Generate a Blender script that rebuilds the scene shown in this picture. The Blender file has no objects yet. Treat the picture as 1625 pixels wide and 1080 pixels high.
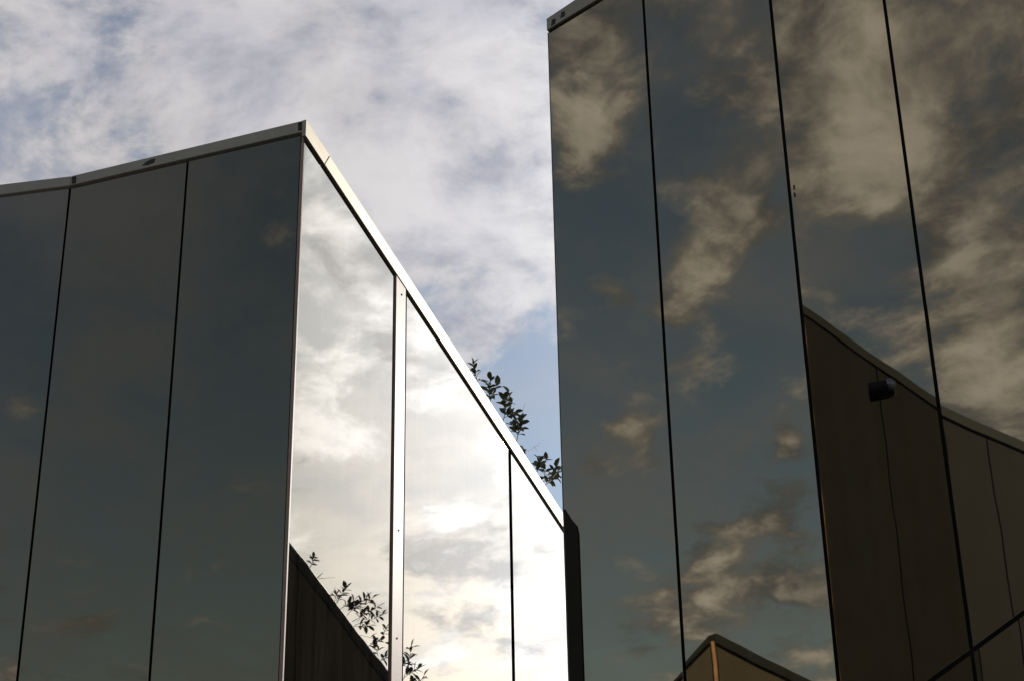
import bpy, bmesh, math, random
from mathutils import Vector, Matrix
rad = math.radians
random.seed(7)
scene = bpy.context.scene
col = scene.collection

# ------------------------------------------------------------------ camera
EYE = Vector((0.0, 0.0, 1.6))
FPX, PW, PH = 2257.0, 1625.0, 1080.0            # 50 mm lens on a 36 mm wide frame
VPX, VPY = 702 - PW / 2, -5187 - PH / 2         # where the uprights converge
PITCH = math.atan2(FPX, math.hypot(VPX, VPY))
ROLL = math.atan2(VPX, -VPY)
F0 = Vector((0, math.cos(PITCH), math.sin(PITCH)))
R0 = Vector((1, 0, 0))
U0 = Vector((0, -math.sin(PITCH), math.cos(PITCH)))
CR = R0 * math.cos(ROLL) + U0 * math.sin(ROLL)
CU = -R0 * math.sin(ROLL) + U0 * math.cos(ROLL)
cam_data = bpy.data.cameras.new('camera')
cam_data.sensor_width = 36.0
cam_data.lens = FPX / PW * 36.0
cam_data.clip_end = 3000
cam = bpy.data.objects.new('camera', cam_data)
col.objects.link(cam)
m = Matrix((CR, CU, -F0)).transposed().to_4x4()
m.translation = EYE
cam.matrix_world = m
scene.camera = cam

def ray(x, y):
    """viewing direction through a point of the photograph (survey helper)"""
    return (F0 * FPX + CR * (x - PW / 2) - CU * (y - PH / 2)).normalized()

def azv(a):
    return Vector((math.sin(rad(a)), math.cos(rad(a)), 0))

# ------------------------------------------------------------------ plan of the walls
def ground_pt(x, y, dist):
    r = ray(x, y)
    k = dist / math.hypot(r.x, r.y)
    return EYE + r * k

class Wall:
    """upright plane: s runs along it, z is height, off is the distance outwards"""
    def __init__(self, p, az, toward):
        self.p = Vector((p.x, p.y, 0))
        self.u = azv(az)
        n = Vector((self.u.y, -self.u.x, 0))
        self.n = n if (toward - self.p).dot(n) > 0 else -n
    def pt(self, s, z, off=0.0):
        return self.p + self.u * s + self.n * off + Vector((0, 0, z))
    def mirror_pt(self, q):
        return q - 2 * (q - self.p).dot(self.n) * self.n
    def mirror_dir(self, d):
        return d - 2 * d.dot(self.n) * self.n
    def hit(self, x, y, off=0.0, via=None):
        o, d = EYE, ray(x, y)
        if via is not None:
            o, d = via.mirror_pt(o), via.mirror_dir(d)
        o2 = self.p + self.n * off
        t = (o2 - o).dot(self.n) / d.dot(self.n)
        q = o + d * t
        return ((q - self.p).dot(self.u), q.z)
    def hitp(self, x, y, off=0.0, via=None):
        s, z = self.hit(x, y, off, via)
        return self.pt(s, z, off)

K = ground_pt(483.5, 213, 12.0)
AL1 = Wall(K, -68, EYE)                          # left face of the low building
sQ = AL1.hit(111.5, 295)[0]
Q = AL1.pt(sQ, 0)
AL2 = Wall(Q, -63, EYE)                          # its next facet
AR = Wall(K, 22, Vector((10, 12, 0)))            # bright flank of the low building
BE = ground_pt(869.5, 48, 12.5)
B1 = Wall(BE, 116, EYE)                          # first facet of the tall building
sB = B1.hit(1276, 540)[0]
B1E = B1.pt(sB, 0)
B2 = Wall(B1E, 104, EYE)                         # second facet

# ------------------------------------------------------------------ sun, sky, exposure
SUN_DIR = AR.mirror_dir(ray(816, 700)).normalized()
SUN_EL = math.asin(SUN_DIR.z)
SUN_AZ = math.atan2(SUN_DIR.x, SUN_DIR.y)
sun_data = bpy.data.lights.new('sun', 'SUN')
sun_data.energy = 4.0
sun_data.angle = rad(0.5)
sun_data.color = (1.0, 0.95, 0.87)
sun = bpy.data.objects.new('sun', sun_data)
col.objects.link(sun)
sun.rotation_euler = (-SUN_DIR).to_track_quat('-Z', 'Y').to_euler()
sun.location = (0, 0, 60)

world = bpy.data.worlds.new('World')
scene.world = world
world.use_nodes = True
wt = world.node_tree
wt.nodes.clear()
def wn(kind, **kw):
    n = wt.nodes.new(kind)
    for k, v in kw.items():
        setattr(n, k, v)
    return n
def wl(a, b):
    wt.links.new(a, b)
def wset(sock, v):
    if isinstance(v, bpy.types.NodeSocket):
        wl(v, sock)
    else:
        sock.default_value = v
def wmath(op, a, b=None, c=None, clamp=False):
    n = wn('ShaderNodeMath', operation=op, use_clamp=clamp)
    for i, v in enumerate((a, b, c)):
        if v is not None:
            wset(n.inputs[i], v)
    return n.outputs[0]
def wvec(op, a, b=None, scale=None):
    n = wn('ShaderNodeVectorMath', operation=op)
    wset(n.inputs[0], a)
    if b is not None:
        wset(n.inputs[1], b)
    if scale is not None:
        wset(n.inputs['Scale'], scale)
    return n.outputs['Value'] if op in ('DOT_PRODUCT', 'LENGTH') else n.outputs[0]
def wmix(fac, a, b):
    n = wn('ShaderNodeMix', data_type='RGBA')
    wset(n.inputs[0], fac)
    wset(n.inputs[6], a)
    wset(n.inputs[7], b)
    return n.outputs[2]
def wsmooth(v, lo, hi, a=0.0, b=1.0):
    n = wn('ShaderNodeMapRange', interpolation_type='SMOOTHSTEP')
    wset(n.inputs[0], v)
    for i, q in enumerate((lo, hi, a, b)):
        n.inputs[i + 1].default_value = q
    return n.outputs[0]
def wnoise(vec, scale, detail, rough, dist=0.0, lac=2.0):
    n = wn('ShaderNodeTexNoise', noise_dimensions='3D')
    wset(n.inputs['Vector'], vec)
    n.inputs['Scale'].default_value = scale
    n.inputs['Detail'].default_value = detail
    n.inputs['Roughness'].default_value = rough
    n.inputs['Lacunarity'].default_value = lac
    n.inputs['Distortion'].default_value = dist
    return n.outputs[0]

SKY_STRENGTH = 0.1
sky = wn('ShaderNodeTexSky')
sky.sky_type = 'NISHITA'
sky.sun_disc = False
sky.sun_elevation = SUN_EL
sky.sun_rotation = SUN_AZ
sky.air_density = 1.0
sky.dust_density = 0.8
sky.ozone_density = 1.4
tc = wn('ShaderNodeTexCoord')
direc = wvec('NORMALIZE', tc.outputs['Generated'])
sep = wn('ShaderNodeSeparateXYZ')
wl(direc, sep.inputs[0])
height = wmath('ADD', wmath('MAXIMUM', sep.outputs[2], 0.0), 0.32)
comb = wn('ShaderNodeCombineXYZ')
for i in range(3):
    wl(height, comb.inputs[i])
flat = wvec('DIVIDE', direc, comb.outputs[0])       # clouds lie in a sheet: flatter towards the horizon
warp = wn('ShaderNodeTexNoise')
wl(flat, warp.inputs['Vector'])
warp.inputs['Scale'].default_value = 3.0
warp.inputs['Detail'].default_value = 3.0
flatw = wvec('ADD', flat, wvec('SCALE', wvec('SUBTRACT', warp.outputs['Color'], (0.5, 0.5, 0.5)), scale=0.16))
big = wnoise(flatw, 2.3, 2.0, 0.5)
fine = wnoise(flatw, 9.0, 11.0, 0.61)
dens = wmath('ADD', wmath('MULTIPLY_ADD', big, 0.6, -0.3), wmath('MULTIPLY_ADD', fine, 2.3, -1.15))
sunward = wvec('DOT_PRODUCT', direc, tuple(SUN_DIR))

# cloud banks and clear gaps of that afternoon: (direction, angular radius in degrees, weight)
banks = []
def bank(x, y, size_px, w, via=None):
    d = ray(x, y)
    if via is not None:
        d = via.mirror_dir(d)
    banks.append((d.normalized(), math.degrees(size_px / FPX), w))
# seen directly
bank(430, 150, 520, 0.42); bank(700, 330, 330, 0.18)
bank(870, 640, 90, -0.50); bank(830, 560, 60, -0.12); bank(20, 150, 90, -0.30); bank(200, 70, 70, -0.20)
bank(590, 40, 60, -0.22); bank(800, 420, 80, 0.16); bank(860, 40, 40, -0.2)
# seen in the first facet of the tall building
bank(1060, 560, 480, -0.09, B1)
for a in ((955, 190, 62, .24), (915, 260, 45, .16), (960, 60, 90, .14), (1150, 60, 90, .10), (1190, 355, 48, .30), (1110, 425, 52, .30),
          (1070, 495, 30, .34), (970, 465, 40, .36), (1000, 685, 46, .42), (940, 735, 30, .2), (1180, 722, 30, .24),
          (1255, 698, 28, .36), (1165, 870, 60, .30), (1100, 950, 70, .26), (1010, 990, 50, .2), (1250, 820, 60, .2), (1230, 930, 60, .12)):
    bank(a[0], a[1], a[2], a[3] * 1.45, via=B1)
# seen in its second facet
bank(1430, 150, 300, 0.52, B2); bank(1590, 450, 110, 0.34, B2); bank(1390, 430, 90, -0.22, B2); bank(1590, 610, 100, .3, B2)
# seen in the left face of the low building: hardly any cloud
bank(240, 560, 420, -0.34, AL1)
bank(200, 545, 30, 0.14, AL1); bank(40, 620, 40, .2, AL2); bank(50, 500, 300, -.2, AL2)
# round the sun: a bright broken layer
bank(700, 640, 420, 0.05, AR)
for a in ((545, 375, 45, .34), (505, 690, 55, .46), (720, 920, 110, .24), (590, 520, 45, .30), (690, 510, 35, .24), (550, 590, 40, .2), (560, 800, 60, -.26), (720, 680, 70, -.26), (540, 280, 40, -.2), (860, 960, 50, -.16)):
    bank(*a, via=AR)
for d, r, w in banks:
    k = 1.0 / (1.0 - math.cos(rad(r)))
    g = wmath('EXPONENT', wmath('MULTIPLY_ADD', wvec('DOT_PRODUCT', direc, tuple(d)), k, -k))
    dens = wmath('MULTIPLY_ADD', g, w * 1.15, dens)
mask = wsmooth(dens, -0.06, 0.42)
thick = wsmooth(dens, 0.15, 0.75)
glow = wmath('POWER', wmath('MAXIMUM', sunward, 0.0), 11.5)
shade = wnoise(wvec('ADD', flatw, (3.1, 1.7, 0.4)), 7.0, 7.0, 0.58)
back = wsmooth(sunward, -0.9, 0.6)
lit_col = wmix(back, (8.4, 8.1, 7.9, 1), (6.0, 5.8, 5.85, 1))       # facing the sun: creamy; side lit: neutral
dark_col = wmix(back, (4.0, 4.0, 4.1, 1), (4.0, 4.05, 4.8, 1))
dim = wmath('MULTIPLY', wsmooth(shade, 0.40, 0.62), wmath('MULTIPLY_ADD', thick, -0.5, 1.0))
cloud = wmix(dim, lit_col, dark_col)
billow = wmath('ADD', wmath('MULTIPLY', thick, 0.55), wmath('MULTIPLY', wsmooth(fine, 0.46, 0.66), 0.35))
front = wmath('MULTIPLY_ADD', back, -0.75, 1.0)                     # relief shows most on clouds facing the sun
cloud = wvec('SCALE', cloud, scale=wmath('MULTIPLY_ADD', front, wmath('ADD', billow, -0.47), 1.0))
cloud = wvec('ADD', cloud, wvec('SCALE', (43.0, 45.0, 49.0), scale=wmath('MULTIPLY', glow, wmath('MULTIPLY_ADD', dim, -0.62, 1.0))))
veil = wmix(wsmooth(wnoise(flatw, 4.0, 6.0, 0.6), 0.36, 0.68, 0.12, 0.62), sky.outputs[0], (4.0, 4.2, 4.9, 1))               # thin high haze between the clouds
clear = wvec('ADD', veil, wvec('SCALE', (17.5, 20.0, 24.0), scale=glow))
total = wmix(mask, clear, cloud)
bg = wn('ShaderNodeBackground')
wl(total, bg.inputs['Color'])
bg.inputs['Strength'].default_value = SKY_STRENGTH
wo = wn('ShaderNodeOutputWorld')
wl(bg.outputs[0], wo.inputs[0])
world.cycles.sampling_method = 'MANUAL'
world.cycles.sample_map_resolution = 1024

vs = scene.view_settings
vs.view_transform = 'Standard'
vs.look = 'None'
vs.exposure = 0.0
vs.gamma = 1.0
vs.use_curve_mapping = False
scene.cycles.max_bounces = 10
scene.cycles.glossy_bounces = 8
scene.cycles.use_denoising = True
scene.cycles.sample_clamp_indirect = 8.0

# ------------------------------------------------------------------ materials
def mat(name, base, rough=0.5, metal=0.0, spec=0.5, vary=0.0, vscale=3.0, bump=0.0, bscale=40.0, bdist=0.002):
    m = bpy.data.materials.new(name)
    m.use_nodes = True
    nt = m.node_tree
    b = nt.nodes['Principled BSDF']
    b.inputs['Base Color'].default_value = (*base, 1)
    b.inputs['Roughness'].default_value = rough
    b.inputs['Metallic'].default_value = metal
    b.inputs['Specular IOR Level'].default_value = spec
    t = nt.nodes.new('ShaderNodeTexCoord')
    if vary:
        n = nt.nodes.new('ShaderNodeTexNoise')
        n.inputs['Scale'].default_value = vscale
        n.inputs['Detail'].default_value = 7
        n.inputs['Roughness'].default_value = 0.65
        nt.links.new(t.outputs['Object'], n.inputs['Vector'])
        mr = nt.nodes.new('ShaderNodeMapRange')
        mr.inputs[1].default_value = 0.3
        mr.inputs[2].default_value = 0.7
        mr.inputs[3].default_value = 1 - vary
        mr.inputs[4].default_value = 1 + vary
        nt.links.new(n.outputs[0], mr.inputs[0])
        v = nt.nodes.new('ShaderNodeVectorMath')
        v.operation = 'SCALE'
        v.inputs[0].default_value = base
        nt.links.new(mr.outputs[0], v.inputs['Scale'])
        nt.links.new(v.outputs[0], b.inputs['Base Color'])
    if bump:
        n = nt.nodes.new('ShaderNodeTexNoise')
        n.inputs['Scale'].default_value = bscale
        n.inputs['Detail'].default_value = 4
        nt.links.new(t.outputs['Object'], n.inputs['Vector'])
        bp = nt.nodes.new('ShaderNodeBump')
        bp.inputs['Strength'].default_value = bump
        bp.inputs['Distance'].default_value = bdist
        nt.links.new(n.outputs[0], bp.inputs['Height'])
        nt.links.new(bp.outputs[0], b.inputs['Normal'])
    return m

def glass_mat(name, tint):
    """solar-control mirror glass: dim tinted mirror, faint waviness, thin dust"""
    m = bpy.data.materials.new(name)
    m.use_nodes = True
    nt = m.node_tree
    b = nt.nodes['Principled BSDF']
    b.inputs['Base Color'].default_value = (*tint, 1)
    b.inputs['Metallic'].default_value = 1.0
    b.inputs['Roughness'].default_value = 0.012
    b.inputs['Coat Weight'].default_value = 1.0
    b.inputs['Coat IOR'].default_value = 1.62
    b.inputs['Coat Roughness'].default_value = 0.01
    t = nt.nodes.new('ShaderNodeTexCoord')
    n = nt.nodes.new('ShaderNodeTexNoise')
    n.inputs['Scale'].default_value = 1.3
    n.inputs['Detail'].default_value = 1.5
    nt.links.new(t.outputs['Object'], n.inputs['Vector'])
    bp = nt.nodes.new('ShaderNodeBump')
    bp.inputs['Strength'].default_value = 1.0
    bp.inputs['Distance'].default_value = 0.0006
    nt.links.new(n.outputs[0], bp.inputs['Height'])
    nt.links.new(bp.outputs[0], b.inputs['Normal'])
    nt.links.new(bp.outputs[0], b.inputs['Coat Normal'])
    # dust film: a little diffuse, streaked downwards
    mp = nt.nodes.new('ShaderNodeMapping')
    mp.inputs['Scale'].default_value = (9, 9, 0.6)
    nt.links.new(t.outputs['Object'], mp.inputs['Vector'])
    dn = nt.nodes.new('ShaderNodeTexNoise')
    dn.inputs['Scale'].default_value = 1.0
    dn.inputs['Detail'].default_value = 8
    dn.inputs['Roughness'].default_value = 0.7
    nt.links.new(mp.outputs[0], dn.inputs['Vector'])
    mr = nt.nodes.new('ShaderNodeMapRange')
    mr.inputs[1].default_value = 0.4
    mr.inputs[2].default_value = 0.8
    mr.inputs[3].default_value = 0.004
    mr.inputs[4].default_value = 0.05
    nt.links.new(dn.outputs[0], mr.inputs[0])
    d = nt.nodes.new('ShaderNodeBsdfDiffuse')
    d.inputs['Color'].default_value = (0.32, 0.29, 0.24, 1)
    mx = nt.nodes.new('ShaderNodeMixShader')
    nt.links.new(mr.outputs[0], mx.inputs[0])
    nt.links.new(b.outputs[0], mx.inputs[1])
    nt.links.new(d.outputs[0], mx.inputs[2])
    nt.links.new(mx.outputs[0], nt.nodes['Material Output'].inputs[0])
    return m

M_GLASS = glass_mat('mirror_glass', (0.082, 0.057, 0.012))
M_GLASS2 = glass_mat('mirror_glass_grey', (0.180, 0.146, 0.078))
M_COPING = mat('coping_aluminium', (0.27, 0.235, 0.18), 0.52, 0.85, vary=0.10, vscale=2.0, bump=0.15, bscale=6)
M_TRIM = mat('champagne_trim', (0.27, 0.19, 0.145), 0.45, 0.0, spec=0.2, vary=0.15, vscale=5.0, bump=0.2, bscale=30)
M_DARK = mat('dark_reveal', (0.012, 0.011, 0.008), 0.7, spec=0.2)
M_STAIN = mat('dark_sealant', (0.035, 0.032, 0.024), 0.8, spec=0.2, vary=0.4, vscale=30)
M_BRONZE = mat('dark_bronze_metal', (0.020, 0.017, 0.011), 0.7, 0.0, spec=0.15, vary=0.2)
M_BROWN = mat('brown_cladding', (0.135, 0.108, 0.064), 0.55, 0.0, spec=0.2, vary=0.15, vscale=0.8)
M_CLAD = mat('bronze_cladding', (0.024, 0.0215, 0.0145), 0.55, 0.0, spec=0.2, vary=0.15, vscale=0.8)
M_CLADCOP = mat('bronze_coping', (0.040, 0.042, 0.032), 0.55, 0.0, spec=0.25, vary=0.15, vscale=0.8)
M_CORNER = mat('copper_corner_trim', (0.62, 0.34, 0.17), 0.45, 0.4, vary=0.2)
M_ROOF = mat('roof_gravel', (0.22, 0.21, 0.19), 0.9, vary=0.3, vscale=20, bump=0.5)
M_SOIL = mat('planter_soil', (0.05, 0.035, 0.022), 0.95, vary=0.3, vscale=15, bump=0.6)
M_GROUND = mat('paving', (0.20, 0.19, 0.175), 0.85, vary=0.25, vscale=0.7, bump=0.4, bscale=12)
M_LEAF = mat('leaf_green', (0.075, 0.085, 0.030), 0.38, spec=0.5, vary=0.3, vscale=12)
M_LEAF2 = mat('leaf_dark_green', (0.045, 0.060, 0.022), 0.42, spec=0.4, vary=0.3, vscale=12)
M_TWIG = mat('twig_bark', (0.12, 0.075, 0.045), 0.8, vary=0.3, vscale=20)
M_BLACK = mat('black_plastic', (0.005, 0.0045, 0.004), 0.6, spec=0.12)
M_LENS = mat('lens_glass', (0.02, 0.018, 0.02), 0.05, spec=1.0)

# ------------------------------------------------------------------ helpers
def link(name, me, material, parent=None, center=None):
    o = bpy.data.objects.new(name, me)
    me.materials.append(material)
    col.objects.link(o)
    if parent is not None:
        o.parent = parent
    if center is not None:
        o.location = center - (parent.location if parent is not None else Vector())
        if parent is not None and parent.parent is not None:
            o.location = center - parent.matrix_basis.translation - parent.parent.location
    return o

def mesh_obj(name, verts, faces, material, parent=None, bevel=0.0, smooth=False):
    c = sum(verts, Vector()) / len(verts)
    me = bpy.data.meshes.new(name)
    bm = bmesh.new()
    bv = [bm.verts.new(v - c) for v in verts]
    for f in faces:
        bm.faces.new([bv[i] for i in f])
    bmesh.ops.recalc_face_normals(bm, faces=bm.faces)
    if bevel:
        es = [e for e in bm.edges if len(e.link_faces) == 2 and e.calc_face_angle(0) > 0.3]
        bmesh.ops.bevel(bm, geom=es, offset=bevel, segments=1, affect='EDGES', profile=0.5)
    bm.to_mesh(me)
    bm.free()
    if smooth:
        for p in me.polygons:
            p.use_smooth = True
    return link(name, me, material, parent, c)

def prism_faces(n):
    return [list(range(n)), list(range(2 * n - 1, n - 1, -1))] + [[i, (i + 1) % n, n + (i + 1) % n, n + i] for i in range(n)]

def slab(name, wall, poly, f, b, material, parent, bevel=0.003, tilt=(0, 0), drop=0.0):
    """flat piece on a wall: outline in (s, z), front at offset f, back at offset b"""
    sc = sum(p[0] for p in poly) / len(poly)
    zc = sum(p[1] for p in poly) / len(poly)
    k = lambda p: tilt[0] * (p[0] - sc) + tilt[1] * (p[1] - zc)
    vs_ = [wall.pt(p[0], p[1], f + k(p)) for p in poly] + [wall.pt(p[0], p[1] - drop, b + k(p)) for p in poly]
    return mesh_obj(name, vs_, prism_faces(len(poly)), material, parent, bevel)

def body(name, foot, tops, z0, material, parent, bevel=0.0):
    n = len(foot)
    vs_ = [Vector((p.x, p.y, t)) for p, t in zip(foot, tops)] + [Vector((p.x, p.y, z0)) for p in foot]
    return mesh_obj(name, vs_, prism_faces(n), material, parent, bevel)

def empty(name, loc, label, cat, group=None):
    o = bpy.data.objects.new(name, None)
    col.objects.link(o)
    o.location = loc
    o.empty_display_size = 0.3
    o['label'] = label
    o['category'] = cat
    if group:
        o['group'] = group
    return o

def zline(wall, p, q, off=0.0, via=None):
    """height along the wall of the straight edge through two sighted points"""
    (s0, z0), (s1, z1) = wall.hit(*p, off, via), wall.hit(*q, off, via)
    return lambda s: z0 + (z1 - z0) * (s - s0) / (s1 - s0)

def band(wall, s0, s1, top, bot):
    return [(s0, bot(s0)), (s1, bot(s1)), (s1, top(s1)), (s0, top(s0))]

def tube(path, r0, r1, seg=6):
    """verts and faces of a tapering tube along a path"""
    vs_, fs = [], []
    n = len(path)
    for i, p in enumerate(path):
        t = (path[min(i + 1, n - 1)] - path[max(i - 1, 0)]).normalized()
        a = t.orthogonal().normalized()
        b = t.cross(a)
        r = r0 + (r1 - r0) * i / (n - 1)
        for k in range(seg):
            an = 2 * math.pi * k / seg
            vs_.append(p + (a * math.cos(an) + b * math.sin(an)) * r)
    for i in range(n - 1):
        for k in range(seg):
            fs.append([i * seg + k, i * seg + (k + 1) % seg, (i + 1) * seg + (k + 1) % seg, (i + 1) * seg + k])
    fs.append(list(range(seg)))
    fs.append(list(range((n - 1) * seg, n * seg)))
    return vs_, fs

# ------------------------------------------------------------------ ground
g = 900
gm = bpy.data.meshes.new('ground')
gm.from_pydata([(-g, -g, 0), (g, -g, 0), (g, g, 0), (-g, g, 0)], [], [(0, 1, 2, 3)])
go = link('ground', gm, M_GROUND)
go['kind'] = 'structure'

# ------------------------------------------------------------------ low mirror building
GT, GAP = 0.012, 0.0135            # glass thickness, half width of an open joint
A = empty('mirror_building', Vector((K.x, K.y, 0)),
          'low mirror-glass building with pale metal coping and one bright sunlit flank', 'building', 'mirror-clad buildings')
Z0 = 0.35
# left face
topL = zline(AL1, (480, 191.5), (113, 279.5), 0.035)
botL = zline(AL1, (479, 209.5), (113, 294.0), 0.035)
gtopL = zline(AL1, (479, 214.5), (113, 298.5))
topL2 = zline(AL2, (112, 279.7), (0, 293.0), 0.035)
botL2 = zline(AL2, (112, 294.2), (0, 309.0), 0.035)
gtopL2 = zline(AL2, (112, 298.5), (0, 312.5))
sJ = AL1.hit(297.5, 262)[0]
topR = zline(AR, (488, 193), (894, 813.5), 0.03)
slopeR = topR(0) - topR(1)
sK = AL1.hit(475.5, 260)[0]
sL2 = 2.7
slab('glass_panel', AL1, band(AL1, sK, sJ - GAP, gtopL, lambda s: Z0), 0, -GT, M_GLASS, A, 0.002, (0.0010, 0.0004))
slab('glass_panel', AL1, band(AL1, sJ + GAP, sQ - GAP, gtopL, lambda s: Z0), 0, -GT, M_GLASS, A, 0.002, (-0.0006, -0.0003))
for k in range(2):
    slab('glass_panel', AL2, band(AL2, GAP + k * 1.35, (k + 1) * 1.35 - GAP, gtopL2, lambda s: Z0), 0, -GT, M_GLASS, A, 0.002, (0.0004 * k, 0))
cL = slab('coping', AL1, band(AL1, -0.028, AL1.hit(112.6, 285, 0.035)[0], topL, botL), 0.035, -0.20, M_COPING, A, 0.004, drop=slopeR * 0.235)
cL2 = slab('coping', AL2, band(AL2, AL2.hit(112.0, 285, 0.035)[0], sL2, topL2, botL2), 0.035, -0.20, M_COPING, A, 0.004, drop=slopeR * 0.235)
for x0, x1, y0, y1 in ((473, 479.2, 194, 208), (114.3, 120.5, 280, 292)):  # small dark marks on the coping face
    slab('coping_mark', AL1, [AL1.hit(x, y, 0.0365) for x, y in ((x0, y1), (x1, y1 - 1.5), (x1, y0 - 0.5), (x0, y0 + 1.5))], 0.0385, 0.034, M_STAIN, A, 0)
slab('coping_mark', AL1, [AL1.hit(x, y, 0.0365) for x, y in ((226, 263), (233, 262.5), (244, 258.5), (246, 252), (239, 253.5), (231, 258))], 0.0385, 0.034, M_STAIN, A, 0)
# bright flank
topR = zline(AR, (488, 193), (894, 813.5), 0.03)
botR = zline(AR, (482.3, 211), (893, 834), 0.03)
gtopR = zline(AR, (484, 217), (893, 838.5))
sA = AR.hit(484.5, 400)[0]
sA = AR.hit(476, 400)[0] + 0.0
sP0, sP1 = AR.hit(624.5, 440)[0], AR.hit(626.5, 440)[0]
sP2, sP3 = AR.hit(641.5, 465)[0], AR.hit(645.5, 465)[0]
sR0, sR1 = AR.hit(806.5, 730)[0], AR.hit(811.0, 730)[0]
sEnd = AR.hit(975, 900)[0]
slab('glass_panel', AR, band(AR, sA, sP0, gtopR, lambda s: Z0), 0, -GT, M_GLASS, A, 0.002)
slab('glass_panel', AR, band(AR, sP3, sR0, gtopR, lambda s: Z0), 0, -GT, M_GLASS, A, 0.002, (0.0003, 0.0004))
slab('glass_panel', AR, band(AR, sR1, sEnd, gtopR, lambda s: Z0), 0, -GT, M_GLASS, A, 0.002, (-0.0004, 0.0003))
pil = slab('pilaster', AR, band(AR, sP1, sP2, lambda s: gtopR(s) - 0.005, lambda s: Z0), 0.02, -0.03, M_TRIM, A, 0.004)
pil['label'] = 'champagne metal cover strip between glass panels'
for x, y in ((637.5, 468), (632.5, 841), (630, 1012)):
    p = AR.hitp(x, y, 0.02)
    vs_, fs = tube([p - AR.n * 0.004, p + AR.n * 0.006], 0.012, 0.010, 8)
    mesh_obj('bolt', vs_, fs, M_STAIN, pil)
sC0 = -0.033
dropR = (topL(0) - topL(0.16)) + 0.004
sC1 = AR.hit(518, 254, 0.03)[0]
sT, sBt = AR.hit(523, 250, 0.03)[0], AR.hit(515, 258, 0.03)[0]
slab('coping', AR, [(sC0, botR(sC0)), (sBt, botR(sBt)), (sT, topR(sT)), (sC0, topR(sC0))], 0.03, -0.012, M_COPING, A, 0.003)
slab('coping', AR, [(sBt + 0.006, botR(sBt + 0.006)), (sEnd, botR(sEnd)), (sEnd, topR(sEnd)), (sT + 0.006, topR(sT + 0.006))], 0.029, -0.16, M_COPING, A, 0.006, drop=dropR)
# corner trim: two slim profiles with a dark gap
slab('corner_trim', AL1, band(AL1, AL1.hit(481.8, 230)[0], AL1.hit(479.2, 230)[0], lambda s: gtopL(0) - 0.01, lambda s: Z0), 0.012, -0.03, M_TRIM, A, 0.002)
slab('corner_trim', AR, band(AR, 0.012, sA - 0.012, lambda s: gtopR(0) - 0.08, lambda s: Z0), 0.004, -0.03, M_TRIM, A, 0.002)
# dark core behind the open joints, roof and planting bed
def core(wall, s0, s1, top, parent, depth=0.22, back=0.045, z0=0.0):
    return slab('core_wall', wall, band(wall, s0, s1, lambda s: top(s) - 0.02, lambda s: z0), -back, -back - depth, M_DARK, parent, 0)
core(AL1, 0.04, sQ, lambda s: botL(s) + 0.05, A)
core(AL2, 0.02, sL2, lambda s: botL2(s) + 0.05, A)
core(AR, 0.05, sEnd, lambda s: botR(s) + 0.05, A)
rz = min(botR(sEnd), 5.4) - 0.35
back_l = AL2.pt(sL2, 0, -0.1)
back_r = AR.pt(sEnd, 0, -0.1)
foot = [AL1.pt(0.28, 0, -0.22), AL1.pt(sQ, 0, -0.2), back_l, back_l + Vector((1.0, 9.0, 0)), back_r + Vector((-1.0, 3.0, 0)), back_r]
body('roof_slab', foot, [rz] * 6, rz - 0.25, M_ROOF, A)
sbed0, sbed1 = AR.hit(735, 620)[0], AR.hit(915, 850)[0]
slab('planting_bed', AR, [(sbed0, rz - 0.05), (sbed1, rz - 0.05), (sbed1, rz + 0.28), (sbed0, rz + 0.28)], -0.30, -1.1, M_SOIL, A, 0.02)
slab('plinth', AL1, [(0.03, 0), (sQ, 0), (sQ, Z0 - 0.01), (0.03, Z0 - 0.01)], 0.01, -0.044, M_BRONZE, A, 0.003)
slab('plinth', AR, [(0.03, 0), (sEnd, 0), (sEnd, Z0 - 0.01), (0.03, Z0 - 0.01)], 0.01, -0.044, M_BRONZE, A, 0.003)

# ------------------------------------------------------------------ tall mirror building
B = empty('mirror_building', Vector((BE.x, BE.y, 0)),
          'tall dark mirror-glass building reflecting clouds and a neighbouring roofline', 'building', 'mirror-clad buildings')
topB = zline(B1, (869, 28.5), (912, 0), 0.035)
botB = zline(B1, (869, 47.5), (945, 1.0), 0.035)
gtopB = zline(B1, (870, 52.0), (948, 4.0))
sj1 = B1.hit(1022, 100)[0]
sj1 = B1.hit(1028, 120)[0]
slab('glass_panel', B1, band(B1, 0.003, sj1 - GAP, gtopB, lambda s: Z0), 0, -GT, M_GLASS2, B, 0.002, (0.0004, 0.0))
slab('glass_panel', B1, band(B1, sj1 + GAP, sB - 0.014, gtopB, lambda s: Z0), 0, -GT, M_GLASS2, B, 0.002, (-0.0010, 0.0006))
slab('coping', B1, band(B1, B1.hit(867.3, 40, 0.035)[0], sB + 0.02, topB, botB), 0.035, -0.22, M_COPING, B, 0.005)
for pts in (((874.5, 41.5), (881, 37.5), (881.5, 29.5), (876, 31.5)), ((889, 29.5), (896, 25.5), (896.5, 18.5), (891.5, 19.5))):  # two more dark marks on this coping
    slab('coping_mark', B1, [B1.hit(x, y, 0.0365) for x, y in pts], 0.0385, 0.034, M_STAIN, B, 0)
zE = topB(sB)
topB2 = lambda s: zE + 0.30 * s
sj2 = B2.hit(1477, 550)[0]
W2 = B2.hit(1732, 550)[0]
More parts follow.
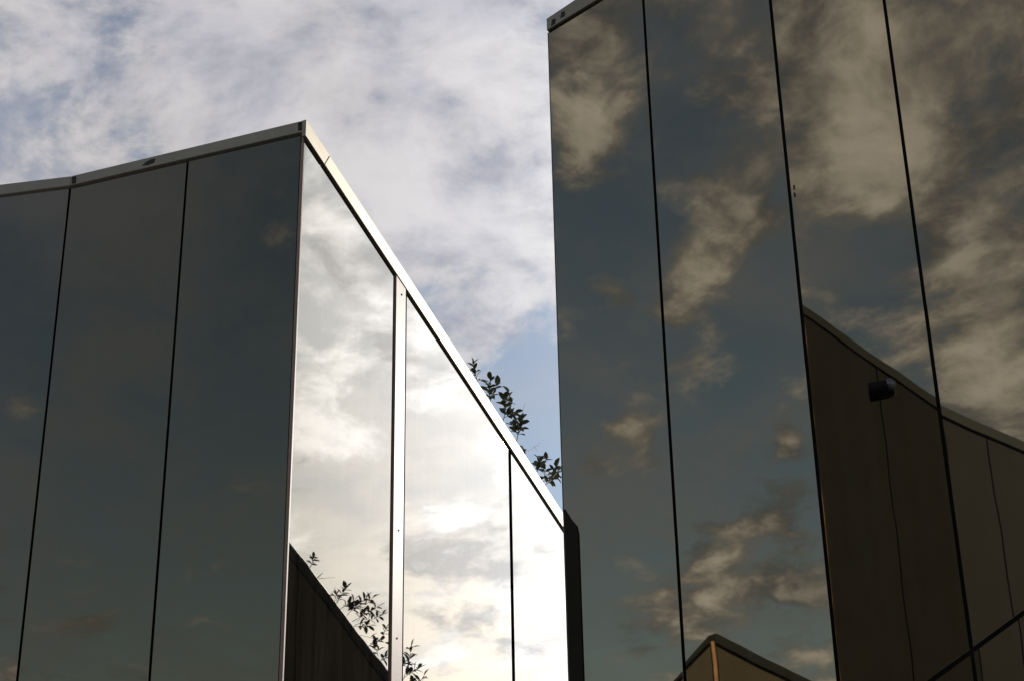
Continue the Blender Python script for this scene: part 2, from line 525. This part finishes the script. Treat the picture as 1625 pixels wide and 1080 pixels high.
# sloping joint low on the second facet
dg = lambda p, q: zline(B2, p, q)
dup_, dlo = dg((1473, 1078), (1625, 966.5)), dg((1473, 1087), (1625, 975.5))
cells = ((0.016, sj2 - GAP, (0.0004, 0.0003), (0.0, -0.002)), (sj2 + GAP, W2 - GAP, (-0.0012, -0.0014), (0.0016, 0.0010)),
         (W2 + GAP, W2 + 1.5, (0.0004, 0.0), (0.0, 0.001)))
for s0, s1, t1, t2 in cells:
    mid0, mid1 = max(dup_(s0), Z0 + 0.4), max(dup_(s1), Z0 + 0.4)
    g0, g1 = mid0 - (dup_(s0) - dlo(s0)), mid1 - (dup_(s1) - dlo(s1))
    slab('glass_panel', B2, [(s0, mid0), (s1, mid1), (s1, topB2(s1) - 0.3), (s0, topB2(s0) - 0.3)], 0, -GT, M_GLASS2, B, 0.002, t1)
    slab('glass_panel', B2, [(s0, Z0), (s1, Z0), (s1, g1), (s0, g0)], 0, -GT, M_GLASS2, B, 0.002, t2)
slab('coping', B2, band(B2, 0.0, W2 + 1.5, topB2, lambda s: topB2(s) - 0.25), 0.035, -0.22, M_COPING, B, 0.005)
for pts in (((1255.5, 294), (1258.5, 294), (1259, 301), (1256, 301)), ((1256, 306), (1259.5, 306), (1260, 313), (1257, 313))):
    slab('sealant_smear', B2, [B2.hit(x + 3, y, 0.0015) for x, y in pts], 0.0022, 0.0008, M_STAIN, B, 0)
# dark strip with a chamfered head, added in place of a reflection, where the two buildings nearly meet
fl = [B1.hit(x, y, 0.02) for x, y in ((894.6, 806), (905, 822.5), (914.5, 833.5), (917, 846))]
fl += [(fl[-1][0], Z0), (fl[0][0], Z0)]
fo = slab('reflection_strip', B1, fl, 0.02, 0.004, M_BRONZE, B, 0.002)
fo['label'] = 'dark strip standing in for a reflection, with chamfered head'
slab('edge_trim', B1, [(-0.005, Z0), (0.0, Z0), (0.0, gtopB(0)), (-0.005, gtopB(0))], 0.003, -0.06, M_COPING, B, 0.001)
core(B1, 0.006, sB, lambda s: botB(s) + 0.03, B, depth=0.2, back=0.05)
core(B2, 0.0, W2 + 1.5, lambda s: topB2(s) - 0.2, B, depth=0.2, back=0.05)
be2 = B2.pt(W2 + 1.5, 0, -0.08)
rear = B1.pt(0.03, 0, -0.2)
footB = [B1.pt(0.03, 0, -0.20), B1.pt(sB, 0, -0.2), be2, be2 + Vector((0.6, 2.4, 0)), rear + azv(80) * 2.0]
body('roof_block', footB, [botB(0) - 0.1] * 5, 0, M_BRONZE, B)

# ------------------------------------------------------------------ bronze buildings seen only in the glass
def bronze_wall(name_parent, wall, edges, top, bot, joints, zbase=0.0, mat_=M_CLAD, depth=0.25):
    s0, s1 = edges
    cuts = [s0] + list(joints) + [s1]
    cuts.sort()
    for a, b_ in zip(cuts, cuts[1:]):
        slab('cladding_panel', wall, band(wall, a + 0.012, b_ - 0.012, lambda s: bot(s) - 0.06, lambda s: zbase), 0, -0.02, mat_, name_parent, 0.003)
    slab('coping', wall, band(wall, min(s0, s1), max(s0, s1), top, bot), 0.05, -0.25, M_CLADCOP, name_parent, 0.006)
    slab('core_wall', wall, band(wall, min(s0, s1) + 0.02, max(s0, s1) - 0.02, lambda s: bot(s) + 0.05, lambda s: zbase), -0.05, -0.05 - depth, M_DARK, name_parent, 0)

def sight(wall_via, x, y, dist):
    """a real point seen in a mirror wall at the given total path length"""
    d = wall_via.mirror_dir(ray(x, y))
    o = wall_via.mirror_pt(EYE)
    return o + d * dist

# C: behind the viewer, mirrored in the second facet of the tall building
c0 = sight(B2, 1273.5, 500, 33.0)
C = empty('bronze_building', Vector((c0.x, c0.y, 0)), 'dark bronze building with stepped sloping roofline mirrored beside the camera fixture', 'building')
CW1 = Wall(c0, 96, Vector((c0.x + 3, 20, 0)))
tC, bC = zline(CW1, (1274, 485), (1484, 631), 0.05, B2), zline(CW1, (1275, 499), (1484, 645.5), 0.05, B2)
sc0 = CW1.hit(1272, 520, 0, B2)[0]
sck = CW1.hit(1503, 700, 0, B2)[0]
jC = CW1.hit(1397, 640, 0, B2)[0]
bronze_wall(C, CW1, (sc0, sck), tC, bC, [jC])
kp = CW1.pt(sck, 0)
CW2 = Wall(kp, 110, Vector((c0.x + 3, 20, 0)))
zk_t, zk_b = tC(sck), bC(sck)
h1 = CW2.hit(1625, 688 + 6, 0.05, B2)
tC2 = lambda s: zk_t + (h1[1] - zk_t) * s / h1[0]
bC2 = lambda s: tC2(s) - (zk_t - zk_b)
sw = h1[0] * 1.6
bronze_wall(C, CW2, (0, sw), tC2, bC2, [h1[0] * 0.55])
slab('corner_trim', CW1, band(CW1, *sorted((sc0, CW1.hit(1276.5, 520, 0, B2)[0])), lambda s: bC(s) - 0.3, lambda s: 0.0), 0.03, -0.02, M_CORNER, C, 0.003)
p0, p1, p2 = CW1.pt(sc0, 0, -0.31), CW1.pt(sck, 0, -0.31), CW2.pt(sw, 0, -0.31)
bk = Vector((0, -6, 0))
lowC = min(bC2(sw), bC(sc0)) - 0.4
body('core_block', [p0, p1, p2, p2 + bk, p0 + bk], [lowC] * 5, 0, M_BRONZE, C)

# E: to the left behind the viewer, mirrored low in the first facet
e0 = sight(B1, 1134.5, 1003, 33.0)
Eb = empty('bronze_building', Vector((e0.x, e0.y, 0)), 'brown building with pointed roof corner and copper edge mirrored low in glass', 'building')
vd = B1.mirror_dir(ray(1135, 1003))
va = math.degrees(math.atan2(vd.x, vd.y))
EW1 = Wall(e0, va + 52, EYE + Vector((3, 12, 0)))
EW2 = Wall(e0, va - 52, EYE + Vector((3, 12, 0)))
for wl_, far, j in ((EW1, None, None), (EW2, None, None)):
    sR = wl_.hit(1290, 1080, 0, B1)[0]
    sL = wl_.hit(1068, 1082, 0, B1)[0]
    if sR > 0 and (sL <= 0 or sR < 60) and wl_.u.dot(B1.mirror_dir(CR)) > 0:
        wl_.side, tgt, lo = 'R', (1290, 1080), ((1136, 1018), (1255, 1078))
    else:
        wl_.side, tgt, lo = 'L', (1068, 1081), ((1133, 1018), (1085, 1066))
    tE = zline(wl_, (1134.5, 1002.5), tgt, 0.05, B1)
    bE = zline(wl_, lo[0], lo[1], 0.05, B1)
    s1 = abs(wl_.hit(*tgt, 0, B1)[0]) * 1.5
    bronze_wall(Eb, wl_, (0.09, s1), tE, bE, [abs(wl_.hit(1258, 1076, 0, B1)[0])] if wl_.side == 'R' else [s1 * 0.6], mat_=M_BROWN)
    wl_.end, wl_.zb = s1, bE(s1)
    wl_.zc = bE(0)
tp = e0 - vd * 0.02
cs, cf = tube([Vector((e0.x, e0.y, 0)), Vector((e0.x, e0.y, EW1.zc - 0.02))], 0.05, 0.05, 10)
mesh_obj('corner_trim', cs, cf, M_CORNER, Eb)
pa, pb = EW1.pt(EW1.end, 0, -0.31), EW2.pt(EW2.end, 0, -0.31)
pc = e0 + Vector((vd.x, vd.y, 0)) * 0.8
lowE = min(EW1.zb, EW2.zb) - 0.3
body('core_block', [Vector((pc.x, pc.y, 0)), pa, pa + vd * 3, pb + vd * 3, pb], [lowE] * 5, 0, M_BRONZE, Eb)

# D: across the yard behind, mirrored low in the bright flank
d0 = sight(AR, 459, 862, 30.0)
D = empty('bronze_building', Vector((d0.x, d0.y, 0)), 'dark bronze building with planted sloping parapet mirrored in the bright flank', 'building')
vdD = AR.mirror_dir(ray(530, 950))
vaD = math.degrees(math.atan2(vdD.x, vdD.y))
DW = Wall(d0, vaD + 80, AR.pt(3, 0))
tD, bD = zline(DW, (459, 859), (613, 1060), 0.05, AR), zline(DW, (459, 880), (612, 1078.5), 0.05, AR)
sd0, sd1 = DW.hit(440, 860, 0, AR)[0], DW.hit(700, 1180, 0, AR)[0]
if sd0 > sd1:
    DW.u = -DW.u
    sd0, sd1 = -sd0, -sd1
    tD, bD = zline(DW, (459, 859), (613, 1060), 0.05, AR), zline(DW, (459, 880), (612, 1078.5), 0.05, AR)
bronze_wall(D, DW, (sd0, sd1), tD, bD, [DW.hit(473, 920, 0, AR)[0]], mat_=M_BROWN)
rzD = bD(sd1) - 0.3
q0, q1 = DW.pt(sd0, 0, -0.31), DW.pt(sd1, 0, -0.31)
body('roof_block', [q0, q1, q1 - DW.n * 5, q0 - DW.n * 5], [rzD] * 4, 0, M_SOIL, D)

# ------------------------------------------------------------------ shrubs
def leaf_mesh(wide=1.0):
    prof = ((0, 0.0, 0), (0.12, 0.12, 0.02), (0.35, 0.25, 0.035), (0.6, 0.27, 0.03), (0.82, 0.17, 0.0), (1.0, 0.0, -0.05))
    vs_, fs = [], []
    for x, w, z in prof:
        w *= wide
        vs_ += [Vector((x, -w, z + w * 0.35)), Vector((x, 0, z)), Vector((x, w, z + w * 0.35))]
    for i in range(len(prof) - 1):
        a = i * 3
        fs += [(a, a + 3, a + 4, a + 1), (a + 1, a + 4, a + 5, a + 2)]
    me = bpy.data.meshes.new('leaf')
    me.from_pydata([v * 1 for v in vs_], [], fs)
    for p in me.polygons:
        p.use_smooth = True
    return me
LEAF_A, LEAF_B = leaf_mesh(), leaf_mesh(0.72)
LEAF_A.materials.append(M_LEAF)
LEAF_B.materials.append(M_LEAF2)

def add_leaf(branch, me, pos, d, L, bend):
    o = bpy.data.objects.new('leaf', me)
    col.objects.link(o)
    o.parent = branch
    d = d.normalized()
    side = d.cross(Vector((0, 0, 1)))
    if side.length < 0.1:
        side = Vector((1, 0, 0))
    side.normalize()
    up = side.cross(d)
    rot = Matrix((d, side, up)).transposed() @ Matrix.Rotation(bend, 3, 'X')
    o.rotation_euler = rot.to_euler()
    o.scale = (L, L * random.uniform(0.75, 1.1), L)
    o.location = pos - branch.parent.location - branch.location
    return o

def curve(p, q, sag, n=6):
    sd = Vector((random.uniform(-1, 1), random.uniform(-1, 1), 0)) * sag
    return [p.lerp(q, i / n) + sd * math.sin(math.pi * i / n) for i in range(n + 1)]

def sprig(root, base, tip, n, L, me, r=0.006, start=0.25, spread=1.0):
    path = curve(base, tip, (tip - base).length * 0.06)
    c = sum(path, Vector()) / len(path)
    vs_, fs = tube(path, r, r * 0.45, 5)
    br = mesh_obj('branch', vs_, fs, M_TWIG, root)
    ax = (tip - base).normalized()
    a = ax.orthogonal().normalized()
    b = ax.cross(a)
    ph = random.uniform(0, 6.28)
    for i in range(n):
        t = start + (1 - start) * (i + 0.5) / n
        k = t * (len(path) - 1)
        j = min(int(k), len(path) - 2)
        p = path[j].lerp(path[j + 1], k - j)
        an = ph + i * 2.4
        out = a * math.cos(an) + b * math.sin(an)
        d = out * spread + ax * random.uniform(0.25, 0.8) + Vector((0, 0, random.uniform(-0.15, 0.15)))
        add_leaf(br, me, p, d, L * random.uniform(0.75, 1.15), random.uniform(-0.6, 0.6))
    if n:
        add_leaf(br, me, path[-1], ax + Vector((random.uniform(-.3, .3), random.uniform(-.3, .3), 0)), L * 0.9, random.uniform(-.5, .5))
    return br

def shrub(wall, via, off, soil_z, base_px, specs, label, L, me, group):
    bp = wall.hitp(*base_px, off, via)
    root = empty('shrub', Vector((bp.x, bp.y, soil_z)), label, 'shrub', group)
    fork = None
    for b_, t_, n, *rest in specs:
        b3 = wall.hitp(*b_, off + random.uniform(-0.1, 0.1), via)
        t3 = wall.hitp(*t_, off + random.uniform(-0.16, 0.16), via)
        r = rest[0] if rest else 0.006
        if n >= 0 and rest[1:] != ['side']:
            low = Vector((root.location.x, root.location.y, soil_z - 0.03))
            path = curve(low, b3, 0.03)
            vs_, fs = tube(path, 0.012, r, 6)
            mesh_obj('stem', vs_, fs, M_TWIG, root)
        sprig(root, b3, t3, max(n, 0), L, me, r)
    return root

gA = 'shrubs growing behind the bright coping'
bz = rz + 0.28
shrub(AR, None, -0.50, bz, (760, 625), [((760, 614), (750, 578), 11, .006)], 'small upright leafy sprig, highest of the shrubs above the bright coping', 0.13, LEAF_A, gA)
shrub(AR, None, -0.50, bz, (782, 652), [((780, 645), (778, 602), 18, .006), ((779, 632), (790, 610), 6, .004, 'side')],
      'bushy shrub with drooping leaf tuft, second down the bright coping', 0.14, LEAF_A, gA)
shrub(AR, None, -0.50, bz, (802, 680), [((798, 668), (801, 632), 17, .006), ((801, 645), (807, 621), 5, .004, 'side'), ((800, 662), (816, 655), 8, .004, 'side')],
      'dense shrub with tall umbrella-like tip above the bright coping', 0.14, LEAF_A, gA)
shrub(AR, None, -0.50, bz, (822, 705), [((820, 698), (827, 664), 17, .006), ((826, 668), (834, 639), 0, .003, 'side'), ((822, 690), (812, 674), 6, .004, 'side')],
      'leafy shrub with one bare upright twig above the bright coping', 0.13, LEAF_A, gA)
shrub(AR, None, -0.50, bz, (836, 730), [((833, 716), (857, 702), 0, .004), ((846, 708), (852, 714), 0, .003, 'side'), ((848, 706), (856, 708), 0, .003, 'side'), ((826, 705), (832, 712), 2, .003, 'side')],
      'bare forked twig leaning over the bright coping', 0.12, LEAF_A, gA)
shrub(AR, None, -0.50, bz, (856, 765), [((850, 752), (856, 728), 12, .006), ((853, 738), (868, 728), 6, .004, 'side')],
      'spreading leafy sprig beside the tall building, above the bright coping', 0.14, LEAF_A, gA)
shrub(AR, None, -0.50, bz, (870, 782), [((864, 770), (884, 752), 12, .007), ((874, 760), (883, 740), 8, .004, 'side'), ((878, 757), (893, 744), 11, .004, 'side'), ((868, 765), (864, 748), 6, .004, 'side')],
      'thick lowest leafy shrub touching the tall building edge', 0.14, LEAF_A, gA)

gD = 'shrubs mirrored in the bright flank'
zD = rzD
shrub(DW, AR, -0.55, zD, (492, 915), [((491, 900), (497, 884), 9, .010)], 'small palm-like leaf tuft mirrored near the glass corner', 0.17, LEAF_B, gD)
shrub(DW, AR, -0.55, zD, (505, 935), [((502, 917), (512, 908), 0, .012), ((505, 917), (533, 915), 0, .005, 'side')], 'two bare twigs mirrored on the sloping parapet', 0.17, LEAF_B, gD)
shrub(DW, AR, -0.55, zD, (545, 985), [((525, 945), (534, 929), 0, .006), ((533, 960), (550, 933), 12, .008), ((540, 965), (562, 952), 12, .007, 'side'), ((552, 975), (582, 948), 14, .007, 'side'),
      ((560, 985), (600, 962), 14, .007, 'side'), ((565, 990), (607, 975), 10, .006, 'side'), ((562, 992), (586, 992), 10, .007, 'side'), ((575, 965), (592, 948), 6, .005, 'side'), ((536, 955), (534, 942), 8, .005, 'side'),
      ((568, 985), (580, 968), 10, .005, 'side'), ((552, 968), (566, 962), 10, .005, 'side')],
      'big bushy dark shrub mirrored on the sloping parapet', 0.18, LEAF_B, gD)
shrub(DW, AR, -0.55, zD, (592, 1040), [((586, 1024), (600, 1016), 6, .008), ((572, 1006), (614, 1020), 4, .004, 'side'), ((606, 1012), (613, 998), 6, .005, 'side'), ((604, 1048), (613, 1042), 8, .006, 'side'), ((600, 1040), (596, 1028), 4, .006, 'side')],
      'thin straggling shrub mirrored just left of the metal strip', 0.18, LEAF_B, gD)
shrub(DW, AR, -0.55, zD, (640, 1100), [((638, 1080), (652, 1026), 12, .008), ((640, 1075), (664, 1060), 12, .007, 'side'), ((640, 1090), (660, 1082), 12, .007, 'side'), ((636, 1060), (646, 1046), 8, .006, 'side'), ((660, 1090), (672, 1072), 4, .005, 'side')],
      'leafy dark shrub mirrored just right of the metal strip', 0.20, LEAF_B, gD)

# ------------------------------------------------------------------ security camera on the second facet
cp = B2.hitp(1400, 622, 0.0)
S = empty('security_camera', cp, 'small dark dome security camera fixed to the tall glass facade', 'camera')
def cap_tube(name, pts, r0, r1, seg, m_, parent):
    v_, f_ = tube(pts, r0, r1, seg)
    return mesh_obj(name, v_, f_, m_, parent, smooth=False)
n2, u2, up = B2.n, B2.u, Vector((0, 0, 1))
cap_tube('mount_plate', [cp, cp + n2 * 0.012], 0.05, 0.05, 16, M_BLACK, S)
cap_tube('arm', [cp + n2 * 0.01, cp + n2 * 0.10 + up * 0.01], 0.014, 0.014, 8, M_BLACK, S)
hs = [cp + n2 * 0.10 + u2 * t + up * (0.02 + 0.10 * t) for t in (-0.11, -0.10, 0.04, 0.05)]
v_, f_ = tube(hs, 0.05, 0.05, 14)
mesh_obj('housing', v_, f_, M_BLACK, S, bevel=0.006)
def dome(c, r, axis, name, m_, parent):
    me = bpy.data.meshes.new(name)
    bm = bmesh.new()
    bmesh.ops.create_uvsphere(bm, u_segments=20, v_segments=12, radius=r)
    bm.to_mesh(me)
    bm.free()
    for p in me.polygons:
        p.use_smooth = True
    return link(name, me, m_, parent, c)
dome(cp + n2 * 0.10 + u2 * 0.065 + up * 0.03, 0.052, n2, 'dome_lens', M_LENS, S)
v_, f_ = tube([cp + n2 * 0.10 + u2 * 0.04 + up * 0.085 + n2 * a for a in (-0.05, 0.06)], 0.03, 0.03, 8)
